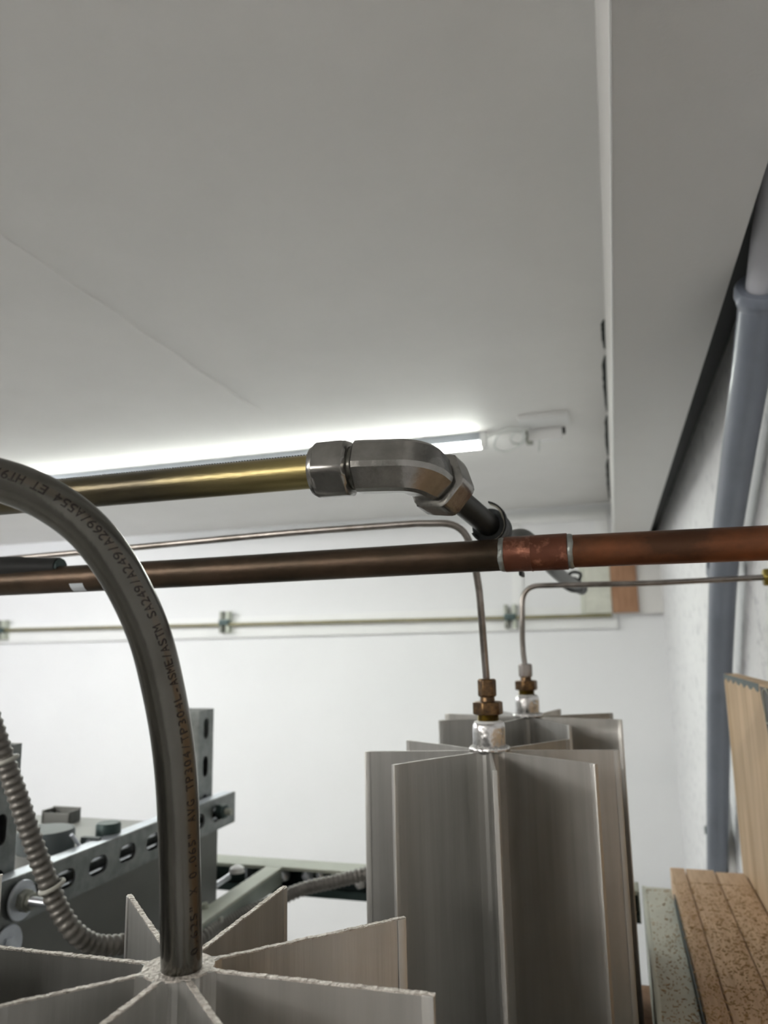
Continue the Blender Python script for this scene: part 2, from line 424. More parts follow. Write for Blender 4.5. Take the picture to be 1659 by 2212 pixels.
tfg, fs = finned('sawn-off eight-finned aluminium tube in the foreground holding the bent steel pipe', FG, .6, True)
tl = aZ(5, 1890, -.088) ; LF = V((tl.x - R_FIN * .7071, tl.y - R_FIN * .7071, tl.z))
finned('finned tube cut off by the left edge, only one fin tip showing', LF, 0, True, fs)
t1, fp = finned('tall eight-finned aluminium tube standing nearest behind the foreground one', T1, 10.9, False)
t2, _ = finned('farther eight-finned aluminium tube behind the tall centre one', T2, 29.4 - 0, False, fp)

def stub(t, c, k=1.0):
    MB().lathe(c, V((0, 0, 1)), [(0, .0125), (.0012, .0132), (.018, .0132), (.0205, .0128), (.022, .0118), (.022, .0100)], 32).build('collar', weld_m, t)
    wb = MB(); n = 64
    pts = [c + V((math.cos(2 * PI * i / n) * .0140, math.sin(2 * PI * i / n) * .0140, .0012 + .0004 * math.sin(i * 1.9))) for i in range(n + 1)]
    wb.sweep(pts, .0022, 10, rfun=lambda s: .0023 + .00055 * math.sin(s * 900), caps=False)
    wb.build('weld_bead', weld_m, t, label='shiny ring of weld around the collar foot')
    MB().lathe(c + V((0, 0, .0215)), V((0, 0, 1)), [(0, .0118), (.0012, .0116), (.0020, .0100)], 24).build('sealant_ring', trim_m, t, label='white sealant ring')
stub(t1, T1); stub(t2, T2)

def fitting(c, label, nutm, bodym, threadm):
    z = c + V((0, 0, .0222)); t = thing('compression_fitting', label, 'pipe fitting', z)
    up = V((0, 0, 1))
    pr_ = []
    for i in range(9): pr_ += [(.0007 * i, .0088), (.0007 * i + .00035, .0082)]
    MB().lathe(z + up * -.0005, up, pr_ + [(.0066, .0088)], 28).build('threaded_base', threadm, t)
    MB().hexnut(z + up * .006, z + up * .0165, .0128, rot=.35).build('hex_body', bodym, t)
    MB().lathe(z + up * .0164, up, [(0, .0062), (.0035, .0058), (.0040, .0062)], 20).build('neck', brass_m, t)
    MB().hexnut(z + up * .0200, z + up * .0345, .0078, rot=.2).build('nut', nutm, t)
    return z + up * .0345
E1 = fitting(T1, 'dark brass compression fitting on top of the nearer finned tube', brass_m, brass_m, brassy_m)
E2 = fitting(T2, 'compression fitting with silver nut on top of the farther finned tube', thin_m, brass_m, brassy_m)

# ------------------------------------------------------------------ thin instrument tubes
y6 = .60
a0 = aY(0, 1209, y6); a1 = aY(266, 1185, y6); a2 = aY(640, 1150, y6); a25 = aY(900, 1131, y6); a3 = aY(1004, 1130, y6); a4 = aY(1034, 1255, .61); 
pa = smooth_path([a0 + (a0 - a1) * 1.2, a0, a1, a2, a25], 8)[:-1] + corner_path([a25, a3, a4, E1 - V((0, 0, .006))], .020)
tag(MB().sweep(pa, .0030, 16).build('thin_steel_tube', thin_m), 'thin steel tube from the left bending down to the nearer finned tube', 'tube')
b1 = aY(1128, 1266, T2.y); b2 = aY(1400, 1260, T2.y); b3 = aY(1655, 1247, T2.y)
pb = corner_path([E2 - V((0, 0, .006)), V((E2.x - .002, E2.y, E2.z + .02)), b1, b2, b3], .020)
tag(MB().sweep(pb, .0030, 16).build('thin_steel_tube', thin_m), 'thin steel tube from the right edge bending down to the farther finned tube', 'tube')
t = thing('wall_fitting', 'brass nut at the right edge holding the end of a thin tube', 'pipe fitting', b3)
MB().hexnut(b3 + V((-.003, 0, 0)), b3 + V((.014, 0, 0)), .0098).build('nut', brassy_m, t)
MB().prism(b3 + V((.013, 0, 0)), V((WX, b3.y, b3.z)), .0065).build('body', brass_m, t)

# ------------------------------------------------------------------ copper pipe
cy = .485; cr = .0104
cp = lambda px, py: aY(px, py, cy)
cz = cp(1090, 1198).z
c0 = V((-1.2, cy, cp(300, 1243).z)); c1 = V((cp(1090, 1198).x, cy, cz)); c2 = V((cp(1228, 1192).x, cy, cp(1228, 1191).z)); c3 = V((WX, cy, cp(1659, 1177).z))
t = thing('copper_pipe', 'brown and red copper pipe crossing the whole picture with soldered coupling', 'pipe', c1)
MB().sweep([c0, V((-.3, cy, cp(300, 1243).z)), c1 + V((.006, 0, 0))], cr, 32).build('pipe_length', copd_m, t, label='dark brown length of pipe left of the coupling')
MB().sweep([c2 - V((.006, 0, 0)), c3], cr, 32).build('pipe_length', copr_m, t, label='reddish length of pipe right of the coupling')
MB().lathe(c1, c2 - c1, [(0, .0106), (.0006, .0114), (.017, .0115), (.0175, .0119), (.018, .0115), ((c2 - c1).length - .0006, .0116), ((c2 - c1).length, .0106)], 40).build('coupling', copc_m, t)
for cc, s in ((c1, -1), (c2, 1)):
    bm_ = MB(); n = 48
    bm_.lathe(cc + V((-.0020 + .0012 * s, 0, 0)), V((1, 0, 0)), [(0, .0103), (.0006, .0109), (.0022, .0112), (.0034, .0109), (.004, .0103)], n)
    for v in bm_.bm.verts:
        d = v.co - cc; a_ = math.atan2(d.z, d.y); v.co.x += .00028 * math.sin(3 * a_) + .00018 * math.sin(7 * a_ + s)
    bm_.build('solder_ring', solder_m, t)
# sticker wrapped on the pipe, and the black pad lying on it at the left
s0 = cp(182, 1263); n = 10; bm_ = MB(); zc0 = c0.z
va = []
for i in range(n + 1):
    a_ = math.radians(205 + 45 * i / n); va.append([bm_.bm.verts.new(V((s0.x + dx, cy + math.cos(a_) * (cr + .0004), zc0 + math.sin(a_) * (cr + .0004)))) for dx in (-.006, .006)])
for a_, b_ in zip(va, va[1:]): bm_._f([a_[0], a_[1], b_[1], b_[0]])
st = bm_.build('sticker', tag_m, t, label='pale sticker on the pipe')
p = aY(60, 1233, cy); pts = [aY(x, 1228 - .02 * x, cy - .001) for x in (-160, -80, 0, 60, 105, 128)]
bm_ = MB(); bm_.sweep(smooth_path(pts, 4), .0075, 16, rfun=lambda s: .0085 - .0010 * math.sin(s * 60))
tg = thing('rubber_pad', 'black rubber sleeve lying on the copper pipe at the left edge', 'rubber sleeve', pts[2])
bm_.build('sleeve', black_m, tg)
e = pts[-1]; MB().prism(e - V((.004, 0, 0)), e + V((.0022, 0, .0002)), .0070, .0064, 16).build('sleeve_end', teal_m, tg)

# ------------------------------------------------------------------ bronze pipe, elbow and dark pipe
ey = .40; bz = aY(633, 1023, ey).z
g0 = V((-1.1, ey, bz)); gn = V((aY(683, 1018, ey).x, ey, bz))
bro = MB().sweep([g0, gn + V((.02, 0, 0))], .0100, 40).build('bronze_pipe', bronze_m)
nt = bronze_m.node_tree; mx = nt.nodes[bronze_m['mix']]; pr_in = nt.nodes['Principled BSDF']
# golden heat tint that grows towards the nut end of the pipe
tc = nt.nodes.new('ShaderNodeTexCoord'); sp = nt.nodes.new('ShaderNodeSeparateXYZ'); mr = nt.nodes.new('ShaderNodeMapRange'); m2 = nt.nodes.new('ShaderNodeMix'); m2.data_type = 'RGBA'
nt.links.new(tc.outputs['Object'], sp.inputs[0]); nt.links.new(sp.outputs[0], mr.inputs[0])
ox = WL[bro.name].x; mr.inputs[1].default_value = aY(330, 1050, ey).x - ox; mr.inputs[2].default_value = gn.x - ox
m2.inputs[7].default_value = (.36, .29, .115, 1); m2.inputs[6].default_value = (.05, .042, .03, 1)
nt.links.new(mr.outputs[0], m2.inputs[0]); m3 = nt.nodes.new('ShaderNodeMix'); m3.data_type = 'RGBA'; m3.blend_type = 'MIX'; m3.inputs[0].default_value = .72
nt.links.new(mx.outputs[2], m3.inputs[6]); nt.links.new(m2.outputs[2], m3.inputs[7]); nt.links.new(m3.outputs[2], pr_in.inputs['Base Color'])
tag(bro, 'bronze pipe turning golden where it enters the steel elbow', 'pipe')

tm = MB(); xk = aY(60, 1070, ey).x
while xk < gn.x - .002:
    tm.box((xk, ey - .0006, bz + .0096), (xk + .0010, ey + .0006, bz + .01085), .0001); xk += .00185
tth = tm.build('edge_teeth', dark_m, bro, label='row of fine teeth along the top edge of the pipe')
D1 = at(1062, 1140, .515); 
K = V((aY(899, 1000, ey).x, ey + .004, bz - .001))           # corner where the elbow's two legs meet
D0 = K; dirn = (D1 - K).normalized()
te = thing('elbow_fitting', 'stainless steel angled compression elbow between bronze and dark pipes', 'pipe fitting', K)
X = V((1, 0, 0))
n0 = gn.x
MB().hexnut(V((n0 + .0015, ey, bz)), V((n0 + .0225, ey, bz)), .0182, ch=.14, rot=.16).build('nut', fit_m, te)
MB().lathe(V((n0 - .0012, ey, bz)), X, [(0, .0112), (.0005, .0145), (.003, .0158), (.004, .0158)], 40).build('nut_rim', fit_m, te)
MB().prism(V((n0 + .0220, ey, bz)), V((n0 + .0305, ey, bz)), .0128).build('thread_collar', steel_m, te)
# forged body: hexagonal section swept round the corner
bx0 = n0 + .0250
path = corner_path([V((bx0, ey, bz)), V((bx0 + .0035, ey, bz)), K + V((-.002, 0, 0)), K + dirn * .0185], .013, 10)
bd = MB(); fr = transport(path, V((0, 0, 1))); rings = []
for i, pnt in enumerate(path):
    N, Bn, T = fr[i]; f = 1.0
    if i == 0: f = .84
    if i == len(path) - 1: f = .9
    ring = []
    for k in range(6):
        for e_ in (-.10, .10):
            a_ = 2 * PI * (k + .5 + e_) / 6 + .10; rad = .0162 * f
            ring.append(bd.bm.verts.new(pnt + (N * math.cos(a_) + Bn * math.sin(a_)) * rad))
    rings.append(ring)
for a_, b_ in zip(rings, rings[1:]):
    n = len(a_)
    for k in range(n): bd._f([a_[k], a_[(k + 1) % n], b_[(k + 1) % n], b_[k]])
bd._f(rings[0][::-1]); bd._f(rings[-1]); bd.build('elbow_body', fit_m, te, smooth=25)
ks = K + dirn * .0150
MB().prism(ks + dirn * .003, ks + dirn * .009, .0125).build('thread_collar', steel_m, te)
MB().hexnut(ks + dirn * .006, ks + dirn * .0245, .0192, ch=.12, rot=.15).build('nut', fit_m, te)

dk = [ks + dirn * .015, D1, at(1095, 1167, .575), at(1130, 1163, .63), at(1160, 1190, .72), at(1207, 1240, .88), at(1252, 1269, 1.12)]
td = thing('dark_pipe', 'dark steel pipe running from the elbow away to the back wall', 'pipe', D1)
MB().sweep(smooth_path(dk, 10), .0079, 28).build('pipe_length', dark_m, td)
for q, r_ in ((1.02, .011),):
    pass
MB().prism(at(1238, 1260, 1.05), at(1256, 1272, 1.14), .0095, .0090, 18).build('end_sleeve', black_m, td)
for q_ in ([(1222, 1246, 1.0), (1238, 1236, 1.02), (1254, 1240, 1.04), (1250, 1256, 1.07)], [(1215, 1266, 1.0), (1234, 1276, 1.03), (1256, 1277, 1.08)]):
    MB().sweep(smooth_path([at(*z_) for z_ in q_], 8), .0022, 8).build('wire', black_m, td)
# ribbed sleeve with torn liner wrapped round the dark pipe
tw = thing('pipe_sleeve', 'torn black ribbed sleeve wrapped on the dark pipe above the copper one', 'sleeve', D1)
dr = (dk[2] - dk[1]).normalized(); s0 = D1 - dr * .012
MB().lathe(s0 + dr * .004, dr, [(i * .0010, .0118 + (.0004 if i % 2 else 0)) for i in range(22)] + [(.0225, .0105), (.034, .0098), (.040, .0084)], 36).build('ribbed_band', blackg_m, tw)
def open_band(p, d, L, r, a0_, a1_, m_, name, lift):
    b_ = MB(); N, Bn = frame(d); n = 26; rg = []
    for i in range(n + 1):
        a_ = math.radians(a0_ + (a1_ - a0_) * i / n); f = i / n; rr = r + lift * max(0, f - .7) * 3.3
        pv = []
        for dd, rx in ((0, rr), (L * (1 - .25 * f) + .0005 * math.sin(i * 2.3), rr), (L * (1 - .25 * f), rr + .0012), (0, rr + .0012)):
            pv.append(b_.bm.verts.new(p - d * (dd if dd else 0) + (N * math.cos(a_) + Bn * math.sin(a_)) * rx))
        rg.append(pv)
    for x_, y_ in zip(rg, rg[1:]):
        for k in range(4): b_._f([x_[k], x_[(k + 1) % 4], y_[(k + 1) % 4], y_[k]])
    b_._f(rg[0]); b_._f(rg[-1][::-1]); return b_.build(name, m_, tw)
open_band(s0 + dr * .006, dr, .0085, .0112, 335, 92, black_m, 'torn_edge', .004)
open_band(s0 + dr * .005, dr, .0050, .0104, 275, 94, liner_m, 'liner', .0042)
MB().box(at(1120, 1232, .56), at(1134, 1247, .575), .0008).build('torn_tab', black_m, tw)

# ------------------------------------------------------------------ bent stainless tube with printing
def px_line(rows):
    return [at(x, y, d) for x, y, d in rows]
ctl = px_line([(391, 2105, .2865), (391, 2000, .2875), (388, 1866, .288), (383, 1711, .287), (371, 1590, .285), (351, 1480, .283), (324, 1375, .280),
               (285, 1283, .277), (241, 1208, .274), (188, 1142, .272), (120, 1089, .270), (40, 1050, .269), (-60, 1024, .268), (-180, 1010, .268)])
ctl[0] = V((FG.x + (ctl[1] - FG).x * .3, FG.y, FG.z - .003))
tp, TL = resample(smooth_path(ctl, 14), .0022)
tview = -(ctl[1]).normalized()
tb = thing('bent_steel_tube', 'bent stainless steel tube with printed lettering rising from the foreground finned tube', 'tube', FG)
MB().sweep(tp, .00785, 40, n0=tview).build('tube', steel_m, tb)
nt = steel_m.node_tree; mx = nt.nodes[steel_m['mix']]; uvn = nt.nodes.new('ShaderNodeUVMap'); sp = nt.nodes.new('ShaderNodeSeparateXYZ')
nt.links.new(uvn.outputs[0], sp.inputs[0])
TXT_A = 38.0
def mnode(op, a, b=None, c=None):
    n = nt.nodes.new('ShaderNodeMath'); n.operation = op
    for i, v_ in enumerate((a, b, c)):
        if v_ is None: continue
        if isinstance(v_, (int, float)): n.inputs[i].default_value = v_
        else: nt.links.new(v_, n.inputs[i])
    return n.outputs[0]
ctr = (TXT_A + 4) / 360 % 1
drift = mnode('MULTIPLY', mnode('MAXIMUM', mnode('SUBTRACT', sp.outputs[0], .10), 0.0), 165 / 360)
dist = mnode('ABSOLUTE', mnode('SUBTRACT', mnode('ADD', sp.outputs[1], drift), ctr))
band = nt.nodes.new('ShaderNodeMapRange'); band.inputs[1].default_value = .034; band.inputs[2].default_value = .020; nt.links.new(dist, band.inputs[0])
mm = nt.nodes.new('ShaderNodeMix'); mm.data_type = 'RGBA'; nt.links.new(mnode('MULTIPLY', band.outputs[0], .38), mm.inputs[0])
nt.links.new(mx.outputs[2], mm.inputs[6]); mm.inputs[7].default_value = (.15, .115, .085, 1); nt.links.new(mm.outputs[2], nt.nodes['Principled BSDF'].inputs['Base Color'])

def curve_text(text, s_start, pitch, height, ang, parent):
    fr = transport(tp, tview); Ls = [0]
    for a_, b_ in zip(tp, tp[1:]): Ls.append(Ls[-1] + (b_ - a_).length)
    def point(s, th):
        j = 0
        while j < len(Ls) - 2 and Ls[j + 1] < s: j += 1
        f = (s - Ls[j]) / (Ls[j + 1] - Ls[j]); c = tp[j].lerp(tp[j + 1], f)
        N = fr[j][0].lerp(fr[j + 1][0], f).normalized(); T = fr[j][2].lerp(fr[j + 1][2], f).normalized(); Bn = T.cross(N)
        return c, (N * math.cos(th) + Bn * math.sin(th)).normalized()
    bm = bmesh.new(); cache = {}
    for i, ch in enumerate(text):
        if ch == ' ': continue
        if ch not in cache:
            cu = bpy.data.curves.new('glyph', 'FONT'); cu.body = ch; cu.resolution_u = 3; ob = bpy.data.objects.new('glyph', cu); C.objects.link(ob)
            bpy.context.view_layer.update()
            me = bpy.data.meshes.new_from_object(ob)
            gb = bmesh.new(); gb.from_mesh(me); bmesh.ops.triangulate(gb, faces=list(gb.faces))
            for _ in range(4):      # fine enough to follow the tube's curve
                le = [e for e in gb.edges if e.calc_length() > .09]
                if not le: break
                bmesh.ops.subdivide_edges(gb, edges=le, cuts=1); bmesh.ops.triangulate(gb, faces=list(gb.faces))
            gb.to_mesh(me); gb.free(); cache[ch] = ([v.co.copy() for v in me.vertices], [list(p_.vertices) for p_ in me.polygons])
            C.objects.unlink(ob); bpy.data.objects.remove(ob); bpy.data.curves.remove(cu); bpy.data.meshes.remove(me)
        vs, fs_ = cache[ch]
        if not vs: continue
        x0 = min(v.x for v in vs); x1 = max(v.x for v in vs); wch = max(x1 - x0, .12)
        kx = pitch * .74 / max(wch, .42); out = []
        for v in vs:
            s = s_start + min(i, 33) * pitch + max(0, i - 33) * pitch * .855 + pitch * .5 + (v.x - (x0 + x1) / 2) * kx
            th = math.radians(ang - 165 * max(0, s - .10)) - ((v.y - .35) / .72 * height) / .00785
            c, d = point(s, th); out.append(bm.verts.new(c + d * .00798 - FG))
        for f in fs_:
            try: bm.faces.new([out[k] for k in f])
            except ValueError: pass
    me = bpy.data.meshes.new('printed_marking'); bm.to_mesh(me); bm.free(); me.materials.append(ink_m)
    o = bpy.data.objects.new('printed_marking', me); C.objects.link(o); o.parent = parent
    return o
curve_text('0.625" X 0.065" AVG TP304/TP304L-ASME/ASTM SA249/A249/A269/A554 ET HT9/3207', .0135, .0031, .0036, TXT_A, tb)

# ------------------------------------------------------------------ slotted strut rack at the left
def slot(cx, cy_, l, h, n=8):
    pts = []; r = h / 2
    for i in range(n + 1): a_ = -PI / 2 + PI * i / n; pts.append((cx + l / 2 - r + r * math.cos(a_), cy_ + r * math.sin(a_)))
    for i in range(n + 1): a_ = PI / 2 + PI * i / n; pts.append((cx - l / 2 + r + r * math.cos(a_), cy_ + r * math.sin(a_)))
    return pts
bxx = -.550; zt = -.205; zb = -.247; y0 = .52; y1 = 1.045
t = thing('slotted_strut', 'galvanised slotted strut sloping away with oblong holes above the dark panel', 'metal strut', (bxx, .75, zb))
cs = [aX(141, 1902, bxx).y, aX(213, 1873, bxx).y, aX(276, 1843, bxx).y]; pit = (cs[2] - cs[0]) / 2
ys = [cs[0] + pit * k for k in range(-3, 8)]
m = MB(); m.plate(V((bxx, 0, 0)), V((0, 1, 0)), V((0, 0, 1)), [(y0, zb), (y1, zb), (y1 - .0, zt), (y0, zt)], [slot(y_, (zt + zb) / 2, .031, .0185) for y_ in ys if y0 + .03 < y_ < y1 - .03], V((-.0022, 0, 0)))
m.build('web', galv_m, t)
for z_, s in ((zt, -1), (zb, 1)):
    f = MB(); f.box((bxx - .021, y0, z_ - .0011 + .0011 * s), (bxx, y1, z_ + .0011 + .0011 * s), .0006); f.box((bxx - .021, y0, z_ + .001 * s), (bxx - .019, y1, z_ + .008 * s)); f.build('flange', wash_m if s < 0 else galv_m, t)
# inner ribs seen through the oblong holes
for z_ in (-.2200, -.2322):
    MB().sweep([V((bxx - .0050, y0 + .01, z_)), V((bxx - .0050, y1 - .01, z_))], .0021, 8).build('inner_rib', zinc_m, t)
MB().box((bxx - .021, y1 - .002, zb), (bxx, y1, zt), .0005).build('end_plate', galv_m, t)
MB().box((bxx - .0208, y0 + .001, zb + .001), (bxx - .0195, y1 - .0025, zt - .001)).build('back_web', galv_m, t)

def post(px_, py_, label, first, pitch, xs=-.573):
    """closed-back strut post: plain front face, oblong holes down the side that faces the finned tubes"""
    e = aX(px_, py_, xs); yr = e.y; yf = yr - .041; ztop = e.z
    t = thing('slotted_post', label, 'metal post', (xs - .02, yr - .02, FL), 'slotted posts of the strut rack')
    hs = []; z = first
    while z > FL + .1 and len(hs) < 14: hs.append([(a_, b_) for b_, a_ in slot(z, (yf + yr) / 2, .029, .0145)]); z -= pitch
    m = MB(); m.plate(V((xs, 0, 0)), V((0, 1, 0)), V((0, 0, 1)), [(yf, FL), (yr, FL), (yr, ztop), (yf, ztop)], hs, V((-.0022, 0, 0))); m.build('slotted_face', galv_m, t)
    m = MB(); m.box((xs - .041, yf, FL), (xs - .0023, yf + .0022, ztop)); m.build('front_face', galv_m, t)
    m = MB(); m.box((xs - .041, yf + .0023, FL), (xs - .039, yr, ztop)); m.build('rear_face', galv_m, t)
    MB().box((xs - .0385, yr - .0022, FL), (xs - .0024, yr, ztop)).build('end_face', galv_m, t)
    return yf, yr
post(462, 1530, 'slotted galvanised post behind the bent steel tube', aX(447, 1573, -.573).z, .0525)
PLf, PLr = post(48, 1605, 'slotted galvanised post at the left edge behind the flexible conduit', aX(12, 1790, -.573).z, .050)
# large washers, nut, threaded rod on the strut
def washer(c, r, label, d=V((1, 0, 0)), hole=.35):
    t = thing('washer', label, 'washer', c, 'zinc washers on the strut rack')
    MB().lathe(c, d, [(0, r * hole), (0, r * .97), (.0006, r), (.0018, r), (.0024, r * .97), (.0024, r * hole)], 36, caps=False).build('disc', wash_m, t)
    return t
c = aX(45, 1944, bxx + .003); washer(c, .0175, 'large zinc washer under the nut and stud at the left')
t = thing('stud_and_nut', 'zinc stud with hex nut pointing right from the large washer', 'bolt', c)
MB().hexnut(c + V((.0015, 0, 0)), c + V((.011, -.001, .0)), .0098, rot=.3).build('nut', clamp_m, t)
MB().hexnut(c + V((.011, -.001, 0)), c + V((.0155, -.0012, 0)), .0078, rot=.1).build('lock_nut', clamp_m, t)
e_ = aY(118, 1953, c.y - .012)
th = []
L = (e_ - c).length; k_ = int(L / .0008)
for i in range(k_): th.append((i * .0008, .0040 if i % 2 else .0036))
MB().lathe(c, (e_ - c), th + [(L, .003)], 18).build('stud', zinc_m, t)
c = aX(14, 2043, bxx + .001); washer(c, .0175, 'zinc washer low at the left edge below the stud')
MB().hexnut(c + V((.001, 0, 0)), c + V((.004, 0, 0)), .008).build('screw_head', wash_m, bpy.data.objects['washer.001'] if 'washer.001' in bpy.data.objects else None)
c = aX(444, 1817, -.5718); washer(c, .0200, 'pale washer on the right-hand post under the strut end', V((1, 0, 0)), .42)
t = thing('strut_bolt', 'dark bolt through the far end of the slotted strut', 'bolt', at(470, 1752, 1.04))
a = aX(472, 1752, bxx + .001); 
MB().hexnut(a, a + V((.012, -.002, 0)), .010).build('nut', teal_m, t)
MB().prism(a, a + V((.022, -.003, 0)), .0045, .0042, 14).build('stud', clamp_m, t)

# enclosure behind the strut with the hardware lying on it
ex1 = -.5765; z0 = -.213
t = thing('metal_enclosure', 'grey metal enclosure behind the slotted strut with dark side panel', 'metal box', (-.7, .75, -.8))
MB().box((-1.0, PLr + .003, -.62), (ex1, .885, z0), .003).build('body', encl_m, t)
MB().box((bxx - .004 - .001, .30, -.62), (bxx - .003, 1.0, zb - .001)).build('side_panel', teal_m if False else box_m, t, label='dark grey side panel below the strut')
for (x_, y_) in ((-.98, PLr + .03), (-.98, .87), (ex1 - .02, PLr + .03), (ex1 - .02, .87)):
    MB().box((x_ - .015, y_ - .015, FL), (x_ + .015, y_ + .015, -.62)).build('leg', box_m, t)
c = aZ(98, 1836, z0); 
t = thing('round_cover', 'blue grey round cover lying on the enclosure by the flexible conduit', 'cover', c)
MB().lathe(c, V((0, 0, 1)), [(0, .030), (.019, .030), (.022, .0285)], 40).build('cover', lid_m, t)
a = aZ(154, 1803, z0 + .020); b = aZ(173, 1828, z0 + .006)
MB().prism(a, b, .0022, .0022, 8).build('lever', zinc_m, t)
c = aZ(195, 1830, z0)
t = thing('latch', 'small dark latch with a round rivet between cover and black cap', 'latch', c)
MB().box(c + V((-.012, -.003, 0)), c + V((.012, .004, .011)), .002).build('plate', lid_m, t)
MB().prism(c + V((0, -.0045, .006)), c + V((0, -.002, .006)), .0030, n=16).build('rivet', zinc_m, t)
c = aZ(233, 1815, z0)
tag(MB().lathe(c, V((0, 0, 1)), [(0, .0140), (.017, .0140), (.0195, .0125)], 32).build('round_cap', teal_m), 'dark round cap standing on the enclosure near the strut', 'plug')  # small round cap standing loose on the enclosure
c = aZ(130, 1778, z0)
m = MB(); m.box(c + V((-.024, -.006, 0)), c + V((-.021, .016, .016)), .0005); m.box(c + V((-.024, -.006, 0)), c + V((.018, -.004, .013)), .0005); m.box(c + V((-.024, .014, 0)), c + V((.018, .016, .017)), .0005)
m.box(c + V((.016, -.006, 0)), c + V((.018, .016, .015)), .0005)
tag(m.build('open_bracket', box_m), 'small open grey bracket at the far corner of the enclosure', 'bracket')

# ------------------------------------------------------------------ flexible conduits
def flex(rows, r, pitch, name, label):
    pts, L = resample(smooth_path([at(*q_) for q_ in rows], 10), pitch / 6)
    o = MB().sweep(pts, r, 20, rfun=lambda s: r * (1 + .085 * math.cos(2 * PI * s / pitch))).build(name, flex_m)
    return tag(o, label, 'conduit'), pts
fc, fpts = flex([(-60, 1440, .60), (-22, 1545, .60), (10, 1640, .60), (40, 1725, .60), (70, 1815, .60), (98, 1890, .60), (126, 1960, .60), (160, 2012, .60), (205, 2040, .61), (260, 2040, .625), (300, 2032, .64), (335, 2030, .67)],
     .0076, .0061, 'flexible_conduit', 'grey ribbed flexible conduit looping down at the left in front of the strut')
fc2, _ = flex([(395, 2062, .84), (440, 2022, .87), (480, 1994, .92), (560, 1962, .98), (650, 1922, 1.0), (720, 1905, 1.0), (800, 1886, 1.0), (900, 1870, 1.0)],
     .0085, .0064, 'flexible_conduit', 'ribbed flexible conduit running right behind the fins to the tall finned tube')
def tie(px, py, D, r, label, ax):
    c = at(px, py, D); N, Bn = frame(ax.normalized()); n = 28
    t = thing('cable_tie', label, 'cable tie', c, 'cable ties on the flexible conduit')
    pts = [c + (N * math.cos(2 * PI * i / n) + Bn * math.sin(2 * PI * i / n)) * r for i in range(n + 1)]
    MB().sweep(pts, .0019, 8).build('band', tie_m, t)
    MB().box(c + N * r - V((.003, .003, .003)), c + N * r + V((.003, .003, .003)), .001).build('head', tie_m, t)
ax = (at(40, 1725, .6) - at(-22, 1545, .6)); tie(12, 1643, .60, .0088, 'pale cable tie on the conduit beside the left post', ax)
ax = (at(126, 1960, .6) - at(70, 1815, .6)); tie(112, 1915, .60, .0090, 'cable tie holding the conduit to the slotted strut above the stud', ax)

# ------------------------------------------------------------------ channel frame behind the finned tubes
chy = 1.065; zt_ = aY(790, 1885, chy).z; x0 = aY(425, 1860, chy).x - .15; x1 = aY(1381, 1925, chy).x; zb_ = zt_ - .036
t = thing('channel_rail', 'green grey channel rail running level behind the finned tubes', 'metal channel', ((x0 + x1) / 2, chy, zb_))
MB().box((x0, chy, zt_ - .005), (x1, chy + .041, zt_), .001).build('top_flange', rail_m, t)
m = MB()
m.box((x0, chy + .039, zb_), (x1, chy + .041, zt_ - .004)); m.build('web', teal_m, t)
MB().box((x0, chy, zb_ - .002), (x1, chy + .041, zb_), .001).build('bottom_flange', teal_m, t)
MB().box((x0, chy, zb_), (x1, chy + .0022, zb_ + .009)).build('lower_lip', teal_m, t)
MB().box((x1 - .002, chy - .001, zb_), (x1, chy + .041, zt_), .0005).build('end_plate', rail_m, t)
for lx_ in (x0 + .02, x1 - .03):
    MB().box((lx_ - .015, chy + .012, FL), (lx_ + .015, chy + .038, zb_ - .001)).build('leg', teal_m, t)
# nuts and brackets inside the channel
for i, (px_, py_, rr, mm_, lb) in enumerate([(586, 1898, .011, zinc_m, 'bright coil spring washer'), (612, 1893, .008, zinc_m, 'zinc hex bolt'), (662, 1892, .009, wash_m, 'pale hex bolt'), (690, 1890, .007, zinc_m, 'small zinc bolt'), (775, 1911, .007, whit_m, 'white plug')]):
    c = aY(px_, py_, chy + .008); o = thing('channel_bolt', lb + ' in the channel rail left of the tall finned tube', 'bolt', c)
    if i == 0:
        n = 70; pts = [c + V((.018 * k / n - .009, rr * .9 * math.cos(k * .55), rr * .9 * math.sin(k * .55))) for k in range(n)]
        MB().sweep(pts, .0011, 6).build('coil', mm_, o)
        MB().prism(c + V((-.014, 0, 0)), c + V((.012, 0, 0)), .004, n=12).build('shank', teal_m, o)
    else:
        MB().hexnut(c, c + V((.006, -.004, .003)), rr).build('head', mm_, o)
        MB().prism(c, c + V((-.012, .028, -.006)), .0035, n=12).build('shank', clamp_m, o)
c = aY(560, 1893, chy + .01)
m = MB(); m.box(c + V((-.022, -.002, -.012)), c + V((-.019, .02, .012))); m.box(c + V((-.022, -.002, -.012)), c + V((.0, .02, -.010)))
tag(m.build('angle_bracket', wash_m), 'small bright angle bracket under the pale green rail', 'bracket')
